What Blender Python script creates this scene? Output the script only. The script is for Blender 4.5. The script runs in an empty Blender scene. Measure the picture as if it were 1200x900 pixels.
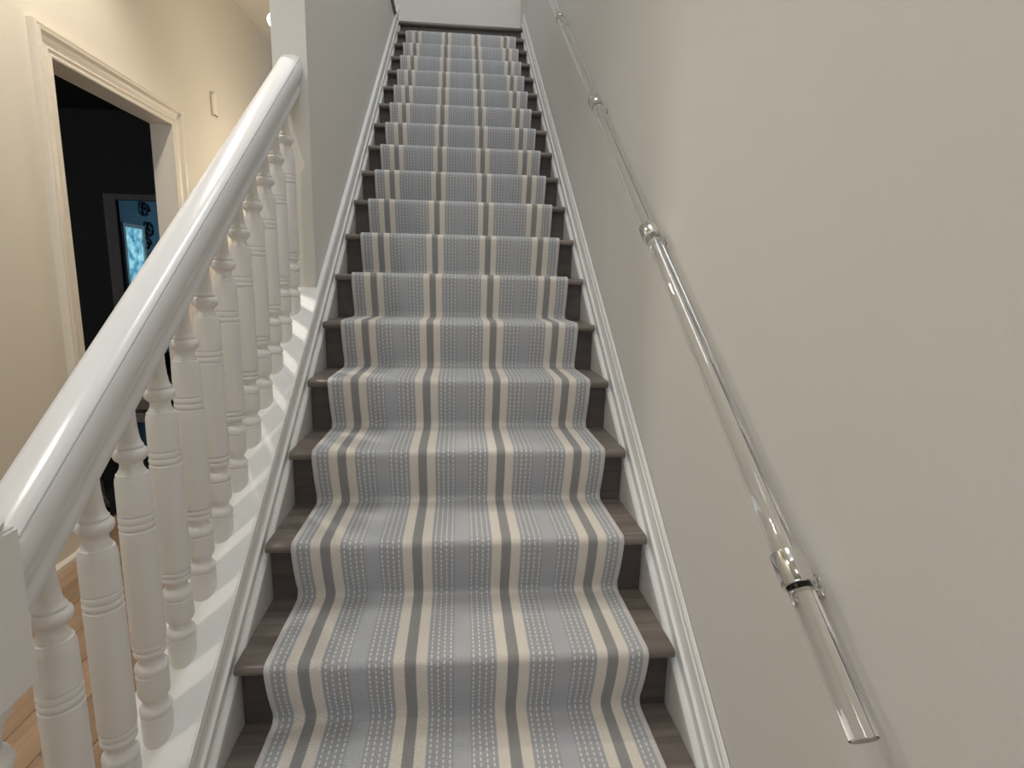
import bpy, bmesh, math, random
from mathutils import Vector, Matrix
random.seed(7)
C = bpy.context.scene
COL = C.collection

# ---------------------------------------------------------------- camera, world, light, exposure
def look(o, yaw, pitch, roll):
    cy, sy, cp, sp = math.cos(yaw), math.sin(yaw), math.cos(pitch), math.sin(pitch)
    f = Vector((sy*cp, cy*cp, sp)); r = Vector((cy, -sy, 0)); u = r.cross(f)
    cr, sr = math.cos(roll), math.sin(roll)
    r2, u2 = r*cr + u*sr, u*cr - r*sr
    m = Matrix((r2, u2, -f)).transposed().to_4x4()
    m.translation = o.location
    o.matrix_world = m
cam = bpy.data.objects.new('camera', bpy.data.cameras.new('camera'))
COL.objects.link(cam)
cam.location = (-0.0118, -1.051, 1.1102)
look(cam, 0.0944, -0.1766, 0.0205)
cam.data.sensor_width = 36; cam.data.lens = 659.2/1200*36
cam.data.shift_x = 0.0010; cam.data.shift_y = 0.0007
cam.data.clip_start = 0.02
C.camera = cam

W = bpy.data.worlds.new('world'); C.world = W; W.use_nodes = True
W.node_tree.nodes['Background'].inputs[0].default_value = (0.62, 0.78, 1.0, 1)
W.node_tree.nodes['Background'].inputs[1].default_value = 0.6

C.view_settings.view_transform = 'Standard'; C.view_settings.look = 'None'
C.view_settings.gamma = 1; C.view_settings.use_curve_mapping = False
C.view_settings.exposure = -0.06
C.cycles.max_bounces = 12; C.cycles.diffuse_bounces = 6
C.cycles.glossy_bounces = 5; C.cycles.transmission_bounces = 12
C.cycles.blur_glossy = 0.3
C.cycles.sample_clamp_indirect = 6

def lamp(name, kind, loc, energy, color, rot=(0, 0, 0), **kw):
    d = bpy.data.lights.new(name, kind); d.energy = energy; d.color = color
    for k, v in kw.items(): setattr(d, k, v)
    o = bpy.data.objects.new(name, d); COL.objects.link(o); o.location = loc; o.rotation_euler = rot
    return o
PI = math.pi
WARM = (1.0, 0.84, 0.64)
HALLC = 3.30                        # hall ceiling height
lamp('hall_lamp_near', 'SPOT', (-1.40, -.45, HALLC-.02), 60, (1.0, .97, .89), spot_size=math.radians(150), spot_blend=.5, shadow_soft_size=.05)
lamp('hall_lamp_far', 'SPOT', (-1.25, 1.55, HALLC-.02), 94, (1.0, .92, .80), spot_size=math.radians(124), spot_blend=.55, shadow_soft_size=.05)
lamp('hall_end_lamp', 'POINT', (-1.00, 3.75, 1.85), 18, (1.0, .88, .68), shadow_soft_size=.12)
lamp('foyer_lamp', 'AREA', (0.0, -1.75, 2.95), 5, (1.0, .95, .9), shape='DISK', size=.30)
lamp('front_window_light', 'AREA', (-0.7, -2.80, 1.35), 8.5, (.60, .80, 1.0), (PI/2, 0, 0), shape='RECTANGLE', size=1.5, size_y=1.5)
lamp('upper_side_window_light', 'AREA', (-2.55, 2.2, 4.7), 18, (.92, .96, 1.0), (0, -PI/2, 0), shape='RECTANGLE', size=1.4, size_y=1.6)
lamp('upper_front_window_light', 'AREA', (0, -.72, 4.8), 20, (.80, .92, 1.0), (PI/2, 0, 0), shape='RECTANGLE', size=1.2, size_y=1.4)
lamp('skylight', 'AREA', (0.0, 1.2, 5.95), 52, (.92, .97, 1.0), shape='RECTANGLE', size=1.0, size_y=1.5)

# ---------------------------------------------------------------- materials
def new_mat(name):
    m = bpy.data.materials.new(name); m.use_nodes = True
    nt = m.node_tree
    return m, nt, nt.nodes['Principled BSDF']
def L(nt, a, b): nt.links.new(a, b)
def math_node(nt, op, a, b=None, c=None):
    n = nt.nodes.new('ShaderNodeMath'); n.operation = op
    for i, v in enumerate((a, b, c)):
        if v is None: continue
        if isinstance(v, (int, float)): n.inputs[i].default_value = v
        else: L(nt, v, n.inputs[i])
    return n.outputs[0]
def paint(name, col, rough=.5, bump=.02, scale=60, var=.03, spec=.5):
    m, nt, b = new_mat(name)
    tc = nt.nodes.new('ShaderNodeTexCoord')
    n = nt.nodes.new('ShaderNodeTexNoise'); n.inputs['Scale'].default_value = scale; n.inputs['Detail'].default_value = 4
    L(nt, tc.outputs['Object'], n.inputs['Vector'])
    n2 = nt.nodes.new('ShaderNodeTexNoise'); n2.inputs['Scale'].default_value = 2.3
    L(nt, tc.outputs['Object'], n2.inputs['Vector'])
    mx = nt.nodes.new('ShaderNodeMix'); mx.data_type = 'RGBA'
    mx.inputs['A'].default_value = (*[c*(1-var) for c in col], 1); mx.inputs['B'].default_value = (*[min(1, c*(1+var)) for c in col], 1)
    L(nt, n2.outputs[0], mx.inputs['Factor']); L(nt, mx.outputs['Result'], b.inputs['Base Color'])
    if bump:
        bp = nt.nodes.new('ShaderNodeBump'); bp.inputs['Strength'].default_value = bump; bp.inputs['Distance'].default_value = .01
        L(nt, n.outputs[0], bp.inputs['Height']); L(nt, bp.outputs[0], b.inputs['Normal'])
    b.inputs['Roughness'].default_value = rough
    b.inputs['Specular IOR Level'].default_value = spec
    return m
def wood(name, dark, light, axis, rough, scale=1.0):
    m, nt, b = new_mat(name)
    tc = nt.nodes.new('ShaderNodeTexCoord'); mp = nt.nodes.new('ShaderNodeMapping')
    oi = nt.nodes.new('ShaderNodeObjectInfo')
    s = [34*scale]*3; s[axis] = 1.7*scale
    mp.inputs['Scale'].default_value = s
    L(nt, tc.outputs['Object'], mp.inputs['Vector'])
    off = nt.nodes.new('ShaderNodeCombineXYZ'); r = math_node(nt, 'MULTIPLY', oi.outputs['Random'], 37.0)
    for i in range(3): L(nt, r, off.inputs[i])
    L(nt, off.outputs[0], mp.inputs['Location'])
    n = nt.nodes.new('ShaderNodeTexNoise'); n.inputs['Scale'].default_value = 1.0; n.inputs['Detail'].default_value = 6; n.inputs['Distortion'].default_value = .6
    L(nt, mp.outputs[0], n.inputs['Vector'])
    rp = nt.nodes.new('ShaderNodeValToRGB'); e = rp.color_ramp.elements
    e[0].position = .3; e[0].color = (*dark, 1); e[1].position = .72; e[1].color = (*light, 1)
    L(nt, n.outputs[0], rp.inputs[0])
    hs = nt.nodes.new('ShaderNodeHueSaturation')
    L(nt, math_node(nt, 'MULTIPLY_ADD', oi.outputs['Random'], .3, .85), hs.inputs['Value'])
    L(nt, rp.outputs[0], hs.inputs['Color']); L(nt, hs.outputs[0], b.inputs['Base Color'])
    L(nt, math_node(nt, 'MULTIPLY_ADD', n.outputs[0], .2, rough-.1), b.inputs['Roughness'])
    bp = nt.nodes.new('ShaderNodeBump'); bp.inputs['Strength'].default_value = .08; bp.inputs['Distance'].default_value = .004
    L(nt, n.outputs[0], bp.inputs['Height']); L(nt, bp.outputs[0], b.inputs['Normal'])
    return m
def carpet():
    m, nt, b = new_mat('striped_wool')
    uv = nt.nodes.new('ShaderNodeUVMap'); uv.uv_map = 'UVMap'
    sp = nt.nodes.new('ShaderNodeSeparateXYZ'); L(nt, uv.outputs[0], sp.inputs[0])
    x, v = sp.outputs[0], sp.outputs[1]
    p = .2545
    # slightly ragged stripe edges: one yarn row steps sideways
    wob = math_node(nt, 'MULTIPLY', math_node(nt, 'SINE', math_node(nt, 'MULTIPLY', v, 2*PI/.0082)), .0008)
    xw = math_node(nt, 'ADD', x, wob)
    d = math_node(nt, 'ABSOLUTE', math_node(nt, 'SUBTRACT', xw, math_node(nt, 'MULTIPLY', math_node(nt, 'ROUND', math_node(nt, 'DIVIDE', xw, p)), p)))
    t = math_node(nt, 'DIVIDE', d, p/2)
    d = math_node(nt, 'ABSOLUTE', math_node(nt, 'SUBTRACT', x, math_node(nt, 'MULTIPLY', math_node(nt, 'ROUND', math_node(nt, 'DIVIDE', x, p)), p)))
    rp = nt.nodes.new('ShaderNodeValToRGB'); cr = rp.color_ramp; cr.interpolation = 'CONSTANT'
    h = p/2
    solid, base, cream, dark = (.455, .460, .485), (.395, .393, .400), (.730, .668, .590), (.300, .288, .280)
    stops = [(0, solid), (.0195/h, base), (.0835/h, (.40, .41, .43)), (.0855/h, cream), (.1130/h, dark)]
    cr.elements[0].position = 0; cr.elements[0].color = (*solid, 1)
    cr.elements[1].position = stops[-1][0]; cr.elements[1].color = (*dark, 1)
    for pos, c in stops[1:-1]:
        e = cr.elements.new(pos); e.color = (*c, 1)
    L(nt, t, rp.inputs[0])
    # dashes: four columns in each block
    q = math_node(nt, 'DIVIDE', math_node(nt, 'SUBTRACT', d, .0205), .0157)
    ci = math_node(nt, 'FLOOR', q); cf = math_node(nt, 'FRACT', q)
    inblk = math_node(nt, 'MULTIPLY', math_node(nt, 'GREATER_THAN', d, .0205), math_node(nt, 'LESS_THAN', d, .0832))
    colm = math_node(nt, 'LESS_THAN', math_node(nt, 'ABSOLUTE', math_node(nt, 'SUBTRACT', cf, .5)), .145)
    wn = nt.nodes.new('ShaderNodeTexWhiteNoise'); wn.noise_dimensions = '1D'
    L(nt, math_node(nt, 'ADD', ci, math_node(nt, 'MULTIPLY', math_node(nt, 'ROUND', math_node(nt, 'DIVIDE', x, p/2)), 7.3)), wn.inputs['W'])
    rv = math_node(nt, 'ADD', math_node(nt, 'DIVIDE', v, .0165), math_node(nt, 'MULTIPLY', wn.outputs[0], .45))
    rowm = math_node(nt, 'LESS_THAN', math_node(nt, 'ABSOLUTE', math_node(nt, 'SUBTRACT', math_node(nt, 'FRACT', rv), .5)), .31)
    dash = math_node(nt, 'MULTIPLY', math_node(nt, 'MULTIPLY', colm, rowm), inblk)
    ax = math_node(nt, 'ABSOLUTE', x)
    edge = math_node(nt, 'GREATER_THAN', ax, .4605)
    dash = math_node(nt, 'MULTIPLY', dash, math_node(nt, 'SUBTRACT', 1, edge))
    m1 = nt.nodes.new('ShaderNodeMix'); m1.data_type = 'RGBA'
    L(nt, dash, m1.inputs['Factor']); L(nt, rp.outputs[0], m1.inputs['A']); m1.inputs['B'].default_value = (.68, .675, .665, 1)
    m2 = nt.nodes.new('ShaderNodeMix'); m2.data_type = 'RGBA'
    L(nt, edge, m2.inputs['Factor']); L(nt, m1.outputs['Result'], m2.inputs['A']); m2.inputs['B'].default_value = (.62, .585, .57, 1)
    # twill + fuzz
    tw = math_node(nt, 'SINE', math_node(nt, 'MULTIPLY', math_node(nt, 'ADD', math_node(nt, 'MULTIPLY', x, 1.7), v), 2*PI/.0085))
    n = nt.nodes.new('ShaderNodeTexNoise'); n.inputs['Scale'].default_value = 420; n.inputs['Detail'].default_value = 3
    L(nt, uv.outputs[0], n.inputs['Vector'])
    n3 = nt.nodes.new('ShaderNodeTexNoise'); n3.inputs['Scale'].default_value = 170; n3.inputs['Detail'].default_value = 2
    L(nt, uv.outputs[0], n3.inputs['Vector'])
    hs = nt.nodes.new('ShaderNodeHueSaturation')
    val = math_node(nt, 'ADD', math_node(nt, 'MULTIPLY_ADD', n.outputs[0], .7, .45), math_node(nt, 'ADD', math_node(nt, 'MULTIPLY', n3.outputs[0], .40), math_node(nt, 'MULTIPLY', tw, .12)))
    L(nt, val, hs.inputs['Value']); L(nt, m2.outputs['Result'], hs.inputs['Color']); L(nt, hs.outputs[0], b.inputs['Base Color'])
    hgt = math_node(nt, 'ADD', math_node(nt, 'MULTIPLY', tw, .35), math_node(nt, 'ADD', n.outputs[0], dash))
    bp = nt.nodes.new('ShaderNodeBump'); bp.inputs['Strength'].default_value = .5; bp.inputs['Distance'].default_value = .0016
    L(nt, hgt, bp.inputs['Height']); L(nt, bp.outputs[0], b.inputs['Normal'])
    b.inputs['Roughness'].default_value = .95; b.inputs['Specular IOR Level'].default_value = .15
    b.inputs['Sheen Weight'].default_value = .15
    return m
def plain(name, col, rough=.5, metal=0, **kw):
    m, nt, b = new_mat(name)
    b.inputs['Base Color'].default_value = (*col, 1); b.inputs['Roughness'].default_value = rough; b.inputs['Metallic'].default_value = metal
    for k, v in kw.items(): b.inputs[k.replace('_', ' ')].default_value = v
    return m
def glow(name, col, strength):
    m, nt, b = new_mat(name)
    b.inputs['Base Color'].default_value = (0, 0, 0, 1)
    b.inputs['Emission Color'].default_value = (*col, 1); b.inputs['Emission Strength'].default_value = strength
    return m
M = {}
M['wall'] = paint('wall_paint', (.70, .675, .635), .62, .05, 220, .012, .3)
M['hall'] = paint('hall_paint', (.72, .67, .585), .60, .05, 220, .012, .3)
M['ceil'] = paint('ceiling_paint', (.74, .69, .60), .8, .04, 150, .01, .2)
M['trim'] = paint('white_gloss_trim', (.78, .77, .755), .42, 0, 40, .01, .35)
M['halltrim'] = paint('cream_gloss_trim', (.78, .72, .63), .38, 0, 40, .01, .35)
M['rail'] = paint('white_gloss_rail', (.74, .74, .75),   .20, 0, 25, .01)
M['tread'] = wood('dark_stained_oak', (.115, .093, .080), (.245, .205, .175), 0, .34)
M['riser'] = wood('dark_stained_riser', (.068, .053, .048), (.112, .090, .080), 0, .45)
M['oak'] = wood('oak_floor', (.26, .165, .10), (.38, .255, .165), 1, .34, .7)
M['carpet'] = carpet()
M['back'] = plain('carpet_binding', (.42, .39, .37), .95)
M['chrome'] = plain('polished_chrome', (.78, .77, .75), .09, 1)
M['acrylic'] = plain('clear_acrylic', (1, 1, 1), .01, 0, IOR=1.49, Transmission_Weight=1.0)
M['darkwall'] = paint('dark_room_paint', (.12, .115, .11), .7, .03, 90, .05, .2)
M['bluewall'] = paint('blue_room_paint', (.30, .42, .50), .7, .03, 90, .03, .2)
M['ebony'] = wood('ebony_furniture', (.010, .010, .011), (.022, .020, .020), 1, .22)
M['taupe'] = paint('taupe_upholstery', (.48, .43, .41), .9, .3, 300, .06, .1)
M['iron'] = plain('black_iron', (.015, .015, .018), .5, .6)
M['bulb'] = glow('lit_bulb', (1, .93, .82), 14)
M['brass'] = plain('satin_nickel', (.7, .68, .64), .25, 1)
M['plastic'] = plain('white_plastic', (.78, .73, .64), .4)
M['darkplastic'] = plain('grey_plastic', (.16, .14, .12), .5)
def window_glass():
    m, nt, b = new_mat('daylit_window')
    tc = nt.nodes.new('ShaderNodeTexCoord')
    n = nt.nodes.new('ShaderNodeTexNoise'); n.inputs['Scale'].default_value = 9; n.inputs['Detail'].default_value = 5
    L(nt, tc.outputs['Object'], n.inputs['Vector'])
    rp = nt.nodes.new('ShaderNodeValToRGB'); e = rp.color_ramp.elements
    e[0].position = .38; e[0].color = (.05, .26, .40, 1); e[1].position = .66; e[1].color = (.42, .85, 1.0, 1)
    L(nt, n.outputs[0], rp.inputs[0]); L(nt, rp.outputs[0], b.inputs['Emission Color'])
    b.inputs['Emission Strength'].default_value = .95; b.inputs['Base Color'].default_value = (.02, .03, .04, 1); b.inputs['Roughness'].default_value = .1
    return m
M['pane'] = window_glass()

# ---------------------------------------------------------------- mesh helpers
def link(name, me, mat, parent=None, loc=None):
    o = bpy.data.objects.new(name, me); COL.objects.link(o)
    if mat is not None and not me.materials: me.materials.append(mat)
    if parent is not None: o.parent = parent
    if loc is not None: o.location = loc
    return o
def mesh(name, verts, faces, smooth=False):
    me = bpy.data.meshes.new(name); me.from_pydata([tuple(v) for v in verts], [], faces); me.update()
    bm = bmesh.new(); bm.from_mesh(me); bmesh.ops.recalc_face_normals(bm, faces=bm.faces); bm.to_mesh(me); bm.free()
    if smooth:
        for p in me.polygons: p.use_smooth = True
        try: me.set_sharp_from_angle(angle=math.radians(38))
        except Exception: pass
    return me
def box_data(x0, x1, y0, y1, z0, z1):
    v = [(x, y, z) for x in (x0, x1) for y in (y0, y1) for z in (z0, z1)]
    f = [(0, 1, 3, 2), (4, 6, 7, 5), (0, 4, 5, 1), (2, 3, 7, 6), (0, 2, 6, 4), (1, 5, 7, 3)]
    return v, f
def box(name, x0, x1, y0, y1, z0, z1, mat, parent=None, bevel=0):
    v, f = box_data(x0, x1, y0, y1, z0, z1); me = mesh(name, v, f)
    if bevel:
        bm = bmesh.new(); bm.from_mesh(me)
        bmesh.ops.bevel(bm, geom=bm.edges[:], offset=bevel, segments=2, profile=.6, affect='EDGES'); bm.to_mesh(me); bm.free()
    return link(name, me, mat, parent)
def boxes(name, lst, mat, parent=None):
    V, F = [], []
    for b in lst:
        v, f = box_data(*b); k = len(V); V += v; F += [tuple(i+k for i in q) for q in f]
    return link(name, mesh(name, V, F), mat, parent)
def prism(poly, a, b):
    """poly: list of 3D points at station a; each moved by vector (b-a) for the other end"""
    n = len(poly); V = [Vector(p)+Vector(a) for p in poly]+[Vector(p)+Vector(b) for p in poly]
    F = [(i, (i+1) % n, n+(i+1) % n, n+i) for i in range(n)] + [tuple(range(n-1, -1, -1)), tuple(range(n, 2*n))]
    return V, F
def lathe_data(prof, seg=24, shear0=0, shear1=0):
    V, F = [], []
    for k, (r, z) in enumerate(prof):
        for i in range(seg):
            a = 2*PI*i/seg; y = r*math.sin(a)
            s = shear0 if k == 0 else (shear1 if k == len(prof)-1 else 0)
            V.append((r*math.cos(a), y, z + s*y))
    for k in range(len(prof)-1):
        for i in range(seg):
            j = (i+1) % seg
            F.append((k*seg+i, k*seg+j, (k+1)*seg+j, (k+1)*seg+i))
    F.append(tuple(range(seg-1, -1, -1))); n = (len(prof)-1)*seg; F.append(tuple(range(n, n+seg)))
    return V, F
def tube_data(path, r, seg=12):
    path = [Vector(p) for p in path]; V, F = [], []
    up = Vector((0, 0, 1))
    for i, p in enumerate(path):
        t = (path[min(i+1, len(path)-1)] - path[max(i-1, 0)]).normalized()
        a = t.cross(up)
        if a.length < .05: a = t.cross(Vector((1, 0, 0)))
        a.normalize(); b = t.cross(a)
        rr = r[i] if isinstance(r, (list, tuple)) else r
        for k in range(seg):
            w = 2*PI*k/seg; V.append(p + a*rr*math.cos(w) + b*rr*math.sin(w))
    for i in range(len(path)-1):
        for k in range(seg):
            j = (k+1) % seg; F.append((i*seg+k, i*seg+j, (i+1)*seg+j, (i+1)*seg+k))
    F.append(tuple(range(seg-1, -1, -1))); n = (len(path)-1)*seg; F.append(tuple(range(n, n+seg)))
    return V, F
def empty(name, loc=(0, 0, 0)):
    o = bpy.data.objects.new(name, None); COL.objects.link(o); o.location = loc; o.empty_display_size = .1
    return o
def tag(o, label=None, cat=None, group=None, kind=None):
    if label: o['label'] = label
    if cat: o['category'] = cat
    if group: o['group'] = group
    if kind: o['kind'] = kind
    return o
def struct(o, label=None): return tag(o, label, None, None, 'structure')

# ---------------------------------------------------------------- dimensions
RUN, RISE, NOS, SL = .2557, .19, .046, .743
FZ = -.19                                  # hall floor
WX = .575                                  # stair wall faces at x = +-WX
CURBX = -.70                               # hall side of the stair wall
ENDY = 1.27                                # where the left wall starts
CAPZ = .14                                 # cap: z = SL*y + CAPZ
HX = -1.80                                 # hall wall
UPZ = 18*RISE                              # upper floor
BACKY = 4.95

# ---------------------------------------------------------------- floor of planks
fl = struct(boxes('floor', [(-1.92, .70, -3.0, 6.6, FZ-.06, FZ-.016)], M['oak']), 'honey oak plank floor of the hall beside the stairs')
pw = .128
plank_me = {}
def plank(x0, x1, y0, y1):
    w, l = round(x1-x0, 3), round(y1-y0, 2)
    if (w, l) not in plank_me:
        v, f = box_data(.0008, w-.0008, .0008, l-.0008, -.016, 0); me = mesh('plank', v, f)
        bm = bmesh.new(); bm.from_mesh(me)
        top = [e for e in bm.edges if all(abs(q.co.z) < 1e-6 for q in e.verts)]
        bmesh.ops.bevel(bm, geom=top, offset=.0012, segments=1, affect='EDGES'); bm.to_mesh(me); bm.free()
        me.materials.append(M['oak']); plank_me[(w, l)] = me
    link('plank', plank_me[(w, l)], None, fl, (x0, y0, FZ + random.uniform(-.0004, .0003)))
r = 0; x = HX
while x < .574:
    x1 = min(x+pw, .575)
    ymax = 6.5 if x1 <= CURBX+.03 else -.03
    if x < CURBX < x1: x1 = CURBX
    y = -2.9 - random.random()*.6
    y = -2.9
    first = [.5, 1.1, .8, 1.3, .6][r % 5]
    while y < ymax-.01:
        l = first if y == -2.9 else [1.4, 1.2, 1.6][(r+int(y*3)) % 3]
        y1 = min(y+l, ymax)
        plank(x, x1, y, y1); y = y1
    x = x1; r += 1

# ---------------------------------------------------------------- walls
struct(boxes('wall_right', [(WX, WX+.12, -3.0, BACKY+.12, FZ-.05, 6.1)], M['wall']))
# left stair wall and sloping low wall under the balusters (one plastered piece with a white end)
poly = [(-.308, FZ-.02), (-.308, SL*-.308+CAPZ-.012), (ENDY, SL*ENDY+CAPZ-.012), (ENDY, FZ-.02)]
V, F = prism([(0, y, z) for y, z in poly], (CURBX+.006, 0, 0), (-WX, 0, 0))
struct(link('wall_low', mesh('wall_low', V, F), M['trim']), 'white sloping low wall carrying the balusters')
box('wall_left', CURBX, -WX, ENDY, BACKY, FZ-.02, UPZ-.06, M['wall'])
struct(bpy.data.objects['wall_left'], 'plain stair wall on the left with its white end facing the camera')
DY0, DY1, DZ = 1.795, 2.849, 2.044
WT = -1.917
struct(boxes('wall_hall', [(WT, HX, -3.0, DY0-.012, FZ-.05, HALLC+.02), (WT, HX, DY1+.012, 6.6, FZ-.05, HALLC+.02),
              (WT, HX, DY0-.012, DY1+.012, DZ+.012, HALLC+.02)], M['hall']), 'warm cream hall wall left of the stairs, pierced by the doorway')
struct(boxes('wall_back', [(-2.6, .70, BACKY, BACKY+.12, UPZ-.05, 6.1)], M['wall']))
struct(boxes('wall_hallend', [(WT, CURBX, 6.5, 6.6, FZ-.05, HALLC+.02)], M['hall']))
struct(boxes('wall_upper', [(-2.72, -2.6, -.75, BACKY+.12, UPZ-.05, 6.1), (-2.72, .70, -.87, -.75, UPZ-.05, 6.1)], M['wall']))
# front wall with window opening
struct(boxes('wall_front', [(-1.92, -1.5, -3.0, -2.88, FZ-.05, HALLC), (.1, .70, -3.0, -2.88, FZ-.05, HALLC),
              (-1.5, .1, -3.0, -2.88, FZ-.05, .55), (-1.5, .1, -3.0, -2.88, 2.15, HALLC)], M['wall']))
# ceilings
struct(boxes('ceiling', [(WT, CURBX-.0, -3.0, 6.6, HALLC, UPZ-.06), (CURBX, .70, -3.0, -.75, HALLC, UPZ-.06)], M['ceil']))
struct(boxes('ceiling_upper', [(-2.72, -.55, -.87, BACKY+.12, 6.0, 6.1), (.55, .70, -.87, BACKY+.12, 6.0, 6.1),
              (-.55, .55, -.87, .4, 6.0, 6.1), (-.55, .55, 2.0, BACKY+.12, 6.0, 6.1)], M['ceil']))
# upper floor
struct(boxes('floor_upper', [(-2.6, CURBX+.0, -.75, BACKY, UPZ-.055, UPZ), (CURBX, -WX, ENDY, BACKY, UPZ-.055, UPZ-.03),
              (CURBX, WX, 18*RUN+.02, BACKY, UPZ-.055, UPZ-.03)], M['tread']))
# dark floor nosing along the top of the left wall
V, F = prism([(-WX-.14, 0, UPZ-.03), (-WX+.012, 0, UPZ-.03), (-WX+.018, 0, UPZ-.018), (-WX+.016, 0, UPZ-.004), (-WX+.008, 0, UPZ), (-WX-.14, 0, UPZ)], (0, ENDY, 0), (0, 18*RUN-.03, 0))
struct(link('trim_3', mesh('trim_3', V, F, True), M['tread']), 'dark wood edge of the upper floor along the left wall top')

# windows out of frame that daylight enters by
def window(name, loc_fn, w, h, nx, nz, pane_mat, depth=.05, bar=.05):
    root = struct(empty(name))
    def B(n, u0, u1, d0, d1, z0, z1, m, par):
        pts = [loc_fn(u, d, z) for u in (u0, u1) for d in (d0, d1) for z in (z0, z1)]
        f = [(0, 1, 3, 2), (4, 6, 7, 5), (0, 4, 5, 1), (2, 3, 7, 6), (0, 2, 6, 4), (1, 5, 7, 3)]
        return link(n, mesh(n, pts, f), m, par)
    for n, a in (('frame_stile', (0, bar, 0, h)), ('frame_stile', (w-bar, w, 0, h)), ('frame_rail', (bar, w-bar, 0, bar)), ('frame_rail', (bar, w-bar, h-bar, h))):
        B(n, a[0], a[1], 0, depth, a[2], a[3], M['halltrim'], root)
    for i in range(nx):
        for k in range(nz):
            u0 = bar+(w-2*bar)*i/nx; u1 = bar+(w-2*bar)*(i+1)/nx; z0 = bar+(h-2*bar)*k/nz; z1 = bar+(h-2*bar)*(k+1)/nz
            B('pane', u0+.008*(i > 0), u1, depth*.4, depth*.5, z0+.008*(k > 0), z1, pane_mat, root)
    for i in range(1, nx): B('glazing_bar', bar+(w-2*bar)*i/nx-.012, bar+(w-2*bar)*i/nx+.012, .005, depth-.005, bar, h-bar, M['halltrim'], root)
    for k in range(1, nz): B('glazing_bar', bar, w-bar, .006, depth-.006, bar+(h-2*bar)*k/nz-.012, bar+(h-2*bar)*k/nz+.012, M['halltrim'], root)
    return root
M['clearpane'] = glow('bright_daylight_pane', (.80, .90, 1.0), 1.2)
window('window_2', lambda u, d, z: (-1.5+u, -2.98+d, .55+z), 1.6, 1.6, 2, 2, M['clearpane'])

# ---------------------------------------------------------------- doorway: jambs and moulded casing
door = struct(empty('door_1', (HX, DY0, FZ)), 'cream moulded doorway into the dark room')
door_off = Vector((HX, DY0, FZ))
def local(V): return [Vector(v)-door_off for v in V]
for nm, b in (('jamb', (WT-.004, HX-.001, DY0-.013, DY0, FZ, DZ+.012)), ('jamb', (WT-.004, HX-.001, DY1, DY1+.013, FZ, DZ+.012)), ('jamb_head', (WT-.004, HX-.001, DY0, DY1, DZ, DZ+.0125))):
    v, f = box_data(*b); link(nm, mesh(nm, local(v), f), M['halltrim'], door)
CW = .118
prof = [(0, 0), (0, .012), (.008, .016), (.018, .012), (.026, .013), (.030, .019), (.036, .013), (.070, .016), (.078, .020), (.086, .034), (.096, .036), (.100, .028), (.106, .034), (.114, .034), (CW, .024), (CW, 0)]
def casing_v(y_in, s):
    P0 = []; P1 = []
    for u, v in prof:
        P0.append((HX+v, y_in+s*u, FZ)); P1.append((HX+v, y_in+s*u, DZ+u))
    n = len(prof); F = [(i, (i+1) % n, n+(i+1) % n, n+i) for i in range(n)] + [tuple(range(n)), tuple(range(n, 2*n))]
    return P0+P1, F
for yi, s in ((DY0, -1), (DY1, 1)):
    v, f = casing_v(yi, s); link('casing', mesh('casing', local(v), f, True), M['halltrim'], door)
P0 = [(HX+v, DY0-u, DZ+u) for u, v in prof]; P1 = [(HX+v, DY1+u, DZ+u) for u, v in prof]; n = len(prof)
link('casing_head', mesh('casing_head', local(P0+P1), [(i, (i+1) % n, n+(i+1) % n, n+i) for i in range(n)] + [tuple(range(n)), tuple(range(n, 2*n))], True), M['halltrim'], door)
# hall baseboards
bprof = [(0, 0), (.032, 0), (.032, .02), (.024, .03), (.018, .036), (.018, .135), (.022, .140), (.022, .150), (.014, .158), (.012, .172), (.006, .180), (0, .182)]
def baseboard(name, y0, y1):
    V, F = prism([(HX+a, 0, FZ+b) for a, b in bprof], (0, y0, 0), (0, y1, 0))
    return struct(link(name, mesh(name, V, F, True), M['halltrim']))
baseboard('baseboard_near', -2.88, DY0-CW); baseboard('baseboard_far', DY1+CW, 6.5)

# ---------------------------------------------------------------- staircase
st = tag(empty('staircase', (0, 0, FZ)), 'straight staircase of dark stained treads and risers between white skirts', 'staircase')
so = Vector((0, 0, FZ))
def stl(V): return [Vector(v)-so for v in V]
TW = .5475
# tread profile (y from nosing)
tp = [(0, -.0150)]
tread_pts = []
th = .027
for k in range(9):
    a = -PI/2 + PI*k/8
    tread_pts.append((-NOS + th/2*(1-math.cos(a)) , -th/2 + th/2*math.sin(a)))
tread_pts += [(RUN+.012, 0), (RUN+.012, -th)]
def tread_mesh():
    V, F = prism([(0, y, z) for y, z in tread_pts], (-TW, 0, 0), (TW, 0, 0)); return mesh('tread', V, F, True)
tme = tread_mesh(); tme.materials.append(M['tread'])
v, f = box_data(-TW, TW, 0, .012, 0, RISE-th); rme = mesh('riser', v, f); rme.materials.append(M['riser'])
for k in range(0, 18):
    link('tread', tme, None, st, (0, k*RUN, k*RISE-FZ))
for k in range(0, 19):
    link('riser', rme, None, st, (0, k*RUN, (k-1)*RISE-FZ))
pts = [p for p in tread_pts[:-2]] + [(.37, 0), (.37, -th)]
V, F = prism([(0, y, z) for y, z in pts], (-TW-.02, 0, 0), (TW+.02, 0, 0))
link('landing_nosing', mesh('landing_nosing', V, F, True), M['tread'], st, (0, 18*RUN, UPZ-FZ))
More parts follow.
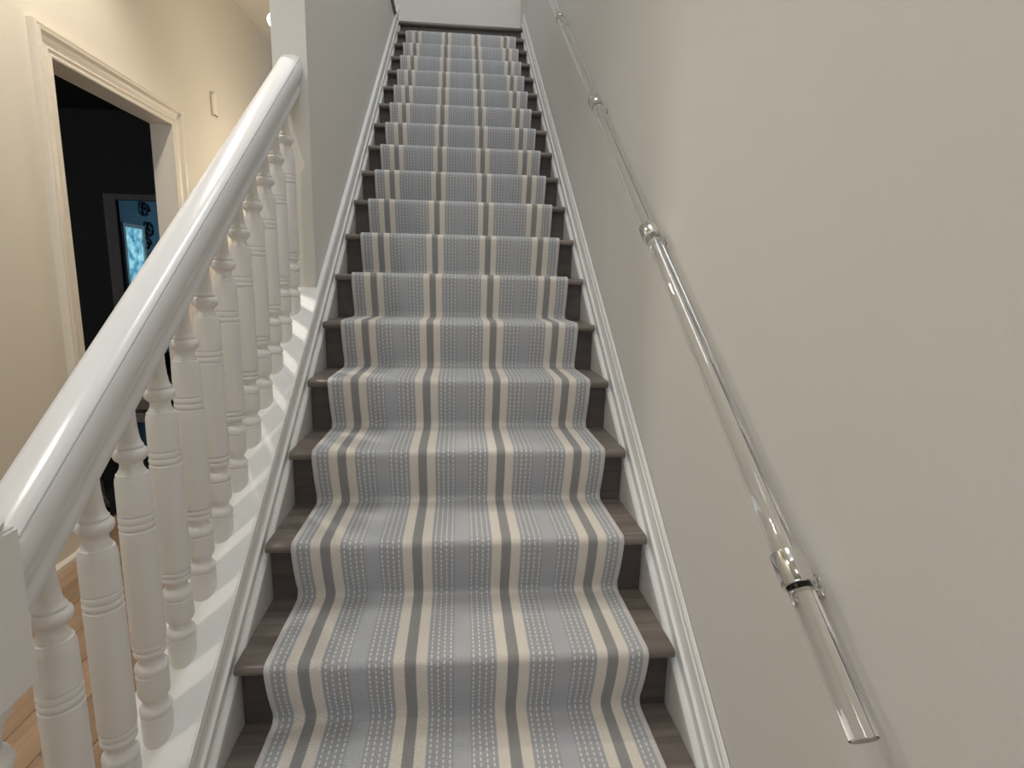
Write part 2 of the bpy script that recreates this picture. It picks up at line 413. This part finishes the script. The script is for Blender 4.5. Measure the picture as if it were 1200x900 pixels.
# moulded skirts
rprof = [(0, -.47), (.025, -.47), (.025, -.046), (.0262, -.040), (.0262, -.024), (.021, -.016), (.012, -.012), (.011, .000), (.011, .034), (.019, .037), (.0205, .050), (.013, .056), (.011, .066), (.012, .108), (.0085, .112), (.0085, .128), (.004, .136), (0, .137)]
lprof = [(0, -.47), (.025, -.47), (.025, -.046), (.0262, -.040), (.0262, -.024), (.021, -.016), (.012, -.012), (.011, .000), (.011, .028), (.019, .031), (.0205, .044), (.013, .050), (.011, .060), (.009, .090), (.010, .094), (.015, .098), (.016, .105), (.010, .109), (.016, .113), (.017, .119), (.010, .123), (.017, .127), (.018, .136), (.012, .141), (0, .141)]
def skirt(sgn, prof, y0, y1, name='skirt_board'):
    P = [(sgn*(WX-.002-v), 0, zo) for v, zo in prof]
    V = [Vector((p[0], y0, SL*y0+p[2])) for p in P] + [Vector((p[0], y1, SL*y1+p[2])) for p in P]
    n = len(P); F = [(i, (i+1) % n, n+(i+1) % n, n+i) for i in range(n)] + [tuple(range(n)), tuple(range(n, 2*n))]
    me = mesh(name, stl(V), F, True)
    bm = bmesh.new(); bm.from_mesh(me)                    # saw the board off level with the floor
    cut_ = bmesh.ops.bisect_plane(bm, geom=bm.verts[:]+bm.edges[:]+bm.faces[:], plane_co=(0, 0, .0005), plane_no=(0, 0, 1), clear_inner=True)
    bmesh.ops.holes_fill(bm, edges=[e for e in bm.edges if e.is_boundary]); bm.to_mesh(me); bm.free()
    me.set_sharp_from_angle(angle=math.radians(24))
    return link(name, me, M['trim'], st)
YT = 4.60
skirt(1, rprof, -.30, YT); skirt(-1, lprof, -.30, YT)
# level end of right skirt on the landing
P = [(WX-.002-v, YT, SL*YT+zo) for v, zo in rprof if zo > -.1]
V = [Vector(p) for p in P] + [Vector((p[0], BACKY-.004, p[2])) for p in P]; n = len(P)
link('skirt_return', mesh('skirt_return', stl(V), [(i, (i+1) % n, n+(i+1) % n, n+i) for i in range(n)] + [tuple(range(n)), tuple(range(n, 2*n))], True), M['trim'], st)
# white cap board on the sloping low wall
V = []
cp = [(CURBX-.008, CAPZ-.024), (CURBX-.012, CAPZ-.018), (CURBX-.012, CAPZ-.006), (CURBX-.006, CAPZ), (-WX+.002, CAPZ), (-WX+.002, CAPZ-.012), (CURBX+.004, CAPZ-.012), (CURBX+.004, CAPZ-.024)]
V = [Vector((x_, -.306, SL*-.306+zo)) for x_, zo in cp] + [Vector((x_, ENDY-.001, SL*(ENDY-.001)+zo)) for x_, zo in cp]
n = len(cp)
struct(link('trim_1', mesh('trim_1', V, [(i, (i+1) % n, n+(i+1) % n, n+i) for i in range(n)] + [tuple(range(n)), tuple(range(n, 2*n))], True), M['trim']), 'white sloping cap board under the balusters')

# ---------------------------------------------------------------- carpet runner
path = []                                    # (y, z, arc)
def add(y, z):
    path.append((y, z))
ct = .009; R = .021
top = 17
for k in range(0, top+1):
    yn, zt = k*RUN-NOS, k*RISE
    # riser foot of riser k (below tread k): start
    if k == 0: add(-.012, FZ+.012)
    # up the riser, slightly bellied out to under the nosing, then round the nosing
    y0r = k*RUN - ct
    zb = (k-1)*RISE if k else FZ
    ya, za, yb, zb2 = y0r-.0015, zb+.034, yn-ct+.0035, zt-.036
    for q in range(5):
        t = q/4; add(ya+(yb-ya)*t - .004*math.sin(PI*t), za+(zb2-za)*t)
    cyn, czn = yn-ct+R, zt+ct-R
    for q in range(0, 8):
        a = PI*(1.0 - .5*q/7) + (.10 if q == 0 else 0)
        add(cyn + R*math.cos(a), czn + R*math.sin(a))
    add(yn+.09, zt+ct+.0006); add(yn+.18, zt+ct)
    ye = (k+1)*RUN - ct
    add(ye-.020, zt+ct); add(ye-.007, zt+ct+.003); add(ye-.001, zt+ct+.011)
k = 18
add(18*RUN-ct-.003, 17*RISE+.09); add(18*RUN-ct-.006, 17*RISE+.125)
HW = .477
# upper skin, rounded bound edges, under skin
xs = [-HW, -HW+.0015, -HW+.005] + [-HW+.012 + (2*HW-.024)*i/10 for i in range(11)] + [HW-.005, HW-.0015, HW]
dz = [-.0065, -.002, -.0004] + [0]*11 + [-.0004, -.002, -.0065]
N = len(path); nx = len(xs); arc = [0]
for i in range(1, N): arc.append(arc[-1]+math.hypot(path[i][0]-path[i-1][0], path[i][1]-path[i-1][1]))
V = []
for i in range(N):
    a, b = path[max(i-1, 0)], path[min(i+1, N-1)]
    ty, tz = b[0]-a[0], b[1]-a[1]; l = math.hypot(ty, tz); ny, nz = -tz/l, ty/l
    for x_, d_ in zip(xs, dz):
        V.append((x_, path[i][0]+ny*d_, path[i][1]+nz*d_))
F = [(i*nx+j, i*nx+j+1, (i+1)*nx+j+1, (i+1)*nx+j) for i in range(N-1) for j in range(nx-1)]
me = bpy.data.meshes.new('stair_runner'); me.from_pydata(V, [], F)
uvl = me.uv_layers.new(name='UVMap')
for lp in me.loops:
    vi = lp.vertex_index; uvl.data[lp.index].uv = (V[vi][0], arc[vi//nx])
for p_ in me.polygons: p_.use_smooth = True
runner = link('stair_runner', me, M['carpet'])
tag(runner, 'grey, cream and pale blue striped carpet runner laid down the middle of the stairs', 'carpet runner')
sol = runner.modifiers.new('thickness', 'SOLIDIFY'); sol.thickness = .006; sol.offset = -1

# ---------------------------------------------------------------- balustrade
BX = -.636
ban = tag(empty('stair_banister', (BX, -.364, FZ)), 'white painted banister with thick turned balusters and moulded handrail', 'banister')
bo = Vector((BX, -.364, FZ))
def bal(V): return [Vector(v)-bo for v in V]
half = [(.0, .850), (.026, .850), (.031, .853), (.0335, .862), (.0335, .874), (.0305, .882), (.031, .890), (.036, .905), (.0405, .920), (.0425, .935), (.0415, .950), (.0385, .962), (.036, .967), (.0345, .967), (.0345, .973), (.030, .979), (.018, .984), (0, .986)]
hp = half + [(-a, b) for a, b in half[-2:0:-1]]
y0, y1 = -.312, ENDY-.001
V = [Vector((BX+a, y0, SL*y0+b)) for a, b in hp] + [Vector((BX+a, y1, SL*y1+b)) for a, b in hp]; n = len(hp)
link('handrail', mesh('handrail', bal(V), [(i, (i+1) % n, n+(i+1) % n, n+i) for i in range(n)] + [tuple(range(n)), tuple(range(n, 2*n))], True), M['rail'], ban)
bpz = [(.0285, 0), (.0292, .046), (.0266, .0475), (.0266, .0495), (.0297, .052), (.0302, .058), (.0290, .065), (.0255, .069), (.0245, .0705), (.0218, .074), (.0212, .080), (.0225, .085), (.0260, .0865), (.0263, .089), (.0285, .092), (.0298, .098),
       (.0300, .140), (.0275, .1415), (.0275, .1437), (.0302, .146), (.0306, .152), (.0298, .159), (.0262, .1645), (.0250, .166), (.0220, .169), (.0214, .175), (.0222, .180), (.0262, .182), (.0292, .185), (.0300, .190), (.0290, .1945), (.0258, .1965), (.0290, .1985), (.0303, .203), (.0295, .2075), (.0264, .2095), (.0302, .2125), (.0312, .22),
       (.0312, .452), (.0278, .4545), (.0306, .457), (.0315, .462), (.0305, .467), (.0278, .469), (.0305, .471), (.0313, .476), (.0305, .481), (.0278, .483), (.0306, .4855), (.0302, .548), (.0296, .556), (.0275, .5625), (.0272, .566), (.0245, .5675), (.0240, .570), (.0205, .576), (.0192, .583),
       (.0200, .589), (.0240, .592), (.0275, .596), (.0302, .6035), (.0295, .610), (.0262, .6145), (.0222, .6158), (.0235, .618), (.0238, .621), (.0212, .6245), (.0188, .631), (.0168, .645), (.0152, .665), (.0145, .69), (.0145, .712)]
V, F = lathe_data(bpz, 26, SL, SL); bme = mesh('baluster', V, F, True); bme.materials.append(M['trim'])
for i in range(-2, 10):
    yb = .045 + .1235*i
    link('baluster', bme, None, ban, Vector((BX, yb, SL*yb+CAPZ))-bo)
# newel post: square block, turned shaft, base block, ball cap
nb = empty('newel_post', (0, 0, 0)); nb.parent = ban
def nbox(nm, h, z0, z1, bev):
    v, f = box_data(-h, h, -h, h, z0-FZ, z1-FZ); me = mesh(nm, v, f)
    bm = bmesh.new(); bm.from_mesh(me); bmesh.ops.bevel(bm, geom=bm.edges[:], offset=bev, segments=2, affect='EDGES'); bm.to_mesh(me); bm.free()
    return link(nm, me, M['trim'], nb)
nbox('newel_block', .056, .563, .790, .004)
nbox('newel_block', .056, FZ, .10, .004)
tz = [(.054, .10), (.050, .115), (.040, .125), (.036, .14), (.040, .15), (.042, .16), (.034, .17), (.040, .19), (.044, .25), (.044, .33), (.042, .42), (.037, .455), (.040, .465), (.043, .475), (.040, .485), (.032, .495), (.032, .51), (.038, .53), (.047, .546), (.053, .564)]
V, F = lathe_data([(a, b-FZ) for a, b in tz], 28); link('newel_shaft', mesh('newel_shaft', V, F, True), M['trim'], nb)
tz = [(.050, .789), (.064, .795), (.066, .805), (.058, .812), (.030, .818), (.026, .83), (.036, .845), (.047, .87), (.050, .89), (.046, .915), (.034, .935), (.016, .946), (.002, .949)]
V, F = lathe_data([(a, b-FZ) for a, b in tz], 28); link('newel_cap', mesh('newel_cap', V, F, True), M['trim'], nb)

# ---------------------------------------------------------------- clear wall rail on chrome brackets
RX, RZ0, RR = .525, .8565, .0200
ra = tag(empty('acrylic_handrail', (RX, 0, RZ0)), 'clear acrylic rod handrail on chrome brackets along the right wall', 'handrail')
ro = Vector((RX, 0, RZ0))
dirv = Vector((0, 1, SL)).normalized(); nrm = Vector((0, -SL, 1)).normalized()
def rod_data(y0, y1, r, seg=40):
    a, b = Vector((0, y0, SL*y0)), Vector((0, y1, SL*y1)); V = []
    for (p, rr) in ((a, r-.0015), (a+dirv*.0015, r), (b-dirv*.0015, r), (b, r-.0015)):
        for i in range(seg):
            w = 2*PI*i/seg; V.append(p + Vector((1, 0, 0))*rr*math.cos(w) + nrm*rr*math.sin(w))
    F = [(k*seg+i, k*seg+(i+1) % seg, (k+1)*seg+(i+1) % seg, (k+1)*seg+i) for k in range(3) for i in range(seg)]
    F += [tuple(range(seg-1, -1, -1)), tuple(range(3*seg, 4*seg))]
    return V, F
V, F = rod_data(-.447, 4.35, RR); link('rod', mesh('rod', V, F, True), M['acrylic'], ra)
def ring_data(c, r0, r1, half, seg=36):
    V = []
    for (s, rr) in ((-1, r0), (-1, r1-.001), (-.94, r1), (.94, r1), (1, r1-.001), (1, r0)):
        p = c + dirv*half*s
        for i in range(seg):
            w = 2*PI*i/seg; V.append(p + Vector((1, 0, 0))*rr*math.cos(w) + nrm*rr*math.sin(w))
    F = [(k*seg+i, k*seg+(i+1) % seg, ((k+1) % 6)*seg+(i+1) % seg, ((k+1) % 6)*seg+i) for k in range(6) for i in range(seg)]
    return V, F
for yb in (-.256, .544, 1.300, 2.255, 3.20, 4.10):
    br = link('bracket', mesh('bracket', *ring_data(Vector((0, 0, 0)), RR+.0006, .0262, .027), True), M['chrome'], ra, Vector((0, yb, SL*yb)))
    w = WX-RX
    arm = [(.003, 0, -.024), (.004, 0, -.032), (.009, .001, -.038), (.020, .003, -.038), (w-.004, .004, -.036)]
    V, F = tube_data(arm, .0065, 14); link('arm', mesh('arm', V, F, True), M['chrome'], br)
    V, F = lathe_data([(.0225, 0), (.0225, .003), (.020, .006), (.011, .008), (.009, .011)], 32)
    V = [Vector((w-z_, x_+.004, y_-.036)) for x_, y_, z_ in V]; link('rosette', mesh('rosette', V, F, True), M['chrome'], br)

# ---------------------------------------------------------------- small box on the hall wall
tb = tag(empty('wall_box', (HX, 3.52, 2.35)), 'small cream box high on the hall wall right of the doorway', 'wall box')
v, f = box_data(0, .014, -.043, .043, -.085, .085); me = mesh('cover', v, f)
bm = bmesh.new(); bm.from_mesh(me); bmesh.ops.bevel(bm, geom=bm.edges[:], offset=.005, segments=2, affect='EDGES'); bm.to_mesh(me); bm.free()
link('cover', me, M['plastic'], tb)
v, f = box_data(.010, .0155, -.034, .034, -.078, -.066); link('slot', mesh('slot', v, f), M['darkplastic'], tb)
v, f = lathe_data([(.008, 0), (.008, .003)], 16); V = [(.013+z_, x_-.030, y_+.074) for x_, y_, z_ in v]; link('button', mesh('button', V, f), M['darkplastic'], tb)

# ---------------------------------------------------------------- hall lamps
pn = tag(empty('globe_pendant', (-1.235, 3.17, HALLC)), 'small lit globe pendant glimpsed past the end of the stair wall', 'pendant lamp')
V, F = lathe_data([(.05, 0), (.05, -.012), (.012, -.02)], 24); link('ceiling_rose', mesh('ceiling_rose', V, F, True), M['brass'], pn)
V, F = lathe_data([(.005, -.02), (.005, 2.84-HALLC)], 10); link('stem', mesh('stem', V, F, True), M['brass'], pn)
pr = [(.045*math.sin(PI*k/12)+1e-4, 2.80-HALLC-.045*math.cos(PI*k/12)) for k in range(13)]
V, F = lathe_data(pr, 20); link('globe', mesh('globe', V, F, True), M['bulb'], pn)

# ---------------------------------------------------------------- dark room beyond the doorway, and the room past it
DX0, PY = -4.6, 4.55
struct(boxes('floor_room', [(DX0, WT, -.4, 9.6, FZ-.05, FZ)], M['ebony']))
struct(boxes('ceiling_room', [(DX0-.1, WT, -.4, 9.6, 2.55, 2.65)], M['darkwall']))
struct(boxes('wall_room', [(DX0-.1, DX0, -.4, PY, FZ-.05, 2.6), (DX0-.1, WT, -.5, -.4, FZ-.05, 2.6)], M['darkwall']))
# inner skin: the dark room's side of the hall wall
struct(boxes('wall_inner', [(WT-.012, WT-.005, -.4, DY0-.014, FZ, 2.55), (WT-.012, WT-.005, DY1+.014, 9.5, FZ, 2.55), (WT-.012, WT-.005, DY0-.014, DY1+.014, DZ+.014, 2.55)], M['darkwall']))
OX0, OX1, OZ = -3.10, -2.30, 1.79
struct(boxes('wall_partition', [(DX0, OX0, PY, PY+.03, FZ, 2.55), (OX1, WT-.012, PY, PY+.03, FZ, 2.55), (OX0, OX1, PY, PY+.03, OZ, 2.55)], M['darkwall']))
d2 = struct(empty('door_2'))
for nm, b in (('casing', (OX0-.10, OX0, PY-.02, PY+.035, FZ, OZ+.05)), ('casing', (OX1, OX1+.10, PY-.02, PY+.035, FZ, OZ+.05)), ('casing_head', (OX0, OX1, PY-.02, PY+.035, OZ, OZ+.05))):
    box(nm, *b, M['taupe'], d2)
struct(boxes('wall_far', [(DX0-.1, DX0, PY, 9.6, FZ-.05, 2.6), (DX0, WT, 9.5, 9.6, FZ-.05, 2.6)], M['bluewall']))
w1 = window('window_1', lambda u, d, z: (DX0+.055-d, 7.28+u, .98+z), .53, .85, 1, 1, M['pane'])
w3 = window('window_3', lambda u, d, z: (DX0+1.2+u, 9.495-d, .9+z), 1.2, 1.2, 2, 2, glow('side_daylight_pane', (.40, .74, 1.0), 4.5))
w4 = window('fill_window', lambda u, d, z: (-3.6+u, -.395+d, .8+z), 1.2, 1.3, 2, 2, glow('dim_fill_pane', (.80, .88, 1.0), 2.2))  # unseen glowing window, added only to brighten the dark room
# scroll ornament on the far wall
V, F = [], []
def scroll(cy, cz, r0, turns, sgn, flip):
    pts = []
    for k in range(26):
        t = k/25; a = 2*PI*turns*t*sgn; rr = r0*(1-.75*t)
        pts.append((DX0+.03, cy+flip*rr*math.cos(a), cz+rr*math.sin(a)))
    return pts
for args in ((7.92, 2.06, .12, 1.3, 1, 1), (7.99, 1.82, .13, 1.3, -1, -1), (7.90, 1.58, .11, 1.2, 1, 1), (8.02, 1.40, .09, 1.2, -1, 1)):
    v, f = tube_data(scroll(*args), .017, 8); k = len(V); V += v; F += [tuple(i+k for i in q) for q in f]
orn = link('scroll_ornament', mesh('scroll_ornament', V, F, True), M['iron'])
tag(orn, 'dark curling ornament on the far wall beside the small blue window', 'ornament')
# upholstered bench
bt = tag(empty('upholstered_bench', (-2.55, 3.75, FZ)), 'taupe upholstered bench on dark legs inside the dark room', 'bench')
def bbx(nm, b, m, bev):
    v, f = box_data(*b); me = mesh(nm, v, f)
    bm = bmesh.new(); bm.from_mesh(me); bmesh.ops.bevel(bm, geom=bm.edges[:], offset=bev, segments=3, affect='EDGES'); bm.to_mesh(me); bm.free()
    return link(nm, me, m, bt)
bbx('cushion', (-.45, .45, -.25, .25, .245, .380), M['taupe'], .03)
bbx('seat_frame', (-.44, .44, -.24, .24, .165, .244), M['taupe'], .008)
for sx in (-1, 1):
    for sy in (-1, 1):
        V, F = lathe_data([(.014, 0), (.022, .166)], 12); link('leg', mesh('leg', V, F), M['ebony'], bt, (sx*.38, sy*.19, 0))
# dark console table just inside the doorway
kt = tag(empty('console_table', (-2.30, 2.62, FZ)), 'black console table with curved legs just inside the doorway', 'table')
v, f = box_data(-.33, .33, -.50, .50, .76, .80); me = mesh('table_top', v, f)
bm = bmesh.new(); bm.from_mesh(me); bmesh.ops.bevel(bm, geom=bm.edges[:], offset=.01, segments=3, affect='EDGES'); bm.to_mesh(me); bm.free()
link('table_top', me, M['ebony'], kt)
v, f = box_data(-.29, .29, -.46, .46, .64, .758); link('apron', mesh('apron', v, f), M['ebony'], kt)
for sx in (-1, 1):
    for sy in (-1, 1):
        pts = [(0, 0, .70), (sx*.020, sy*.020, .60), (sx*.035, sy*.035, .48), (sx*.010, sy*.010, .30), (-sx*.002, -sy*.002, .15), (sx*.012, sy*.012, .06), (sx*.040, sy*.040, .02), (sx*.048, sy*.048, .0)]
        V, F = tube_data(pts, [.045, .048, .046, .034, .026, .026, .032, .030], 14)
        V = [Vector((q.x, q.y, max(q.z, 0))) for q in V]
        link('leg', mesh('leg', V, F, True), M['ebony'], kt, (sx*.245, sy*.415, 0))
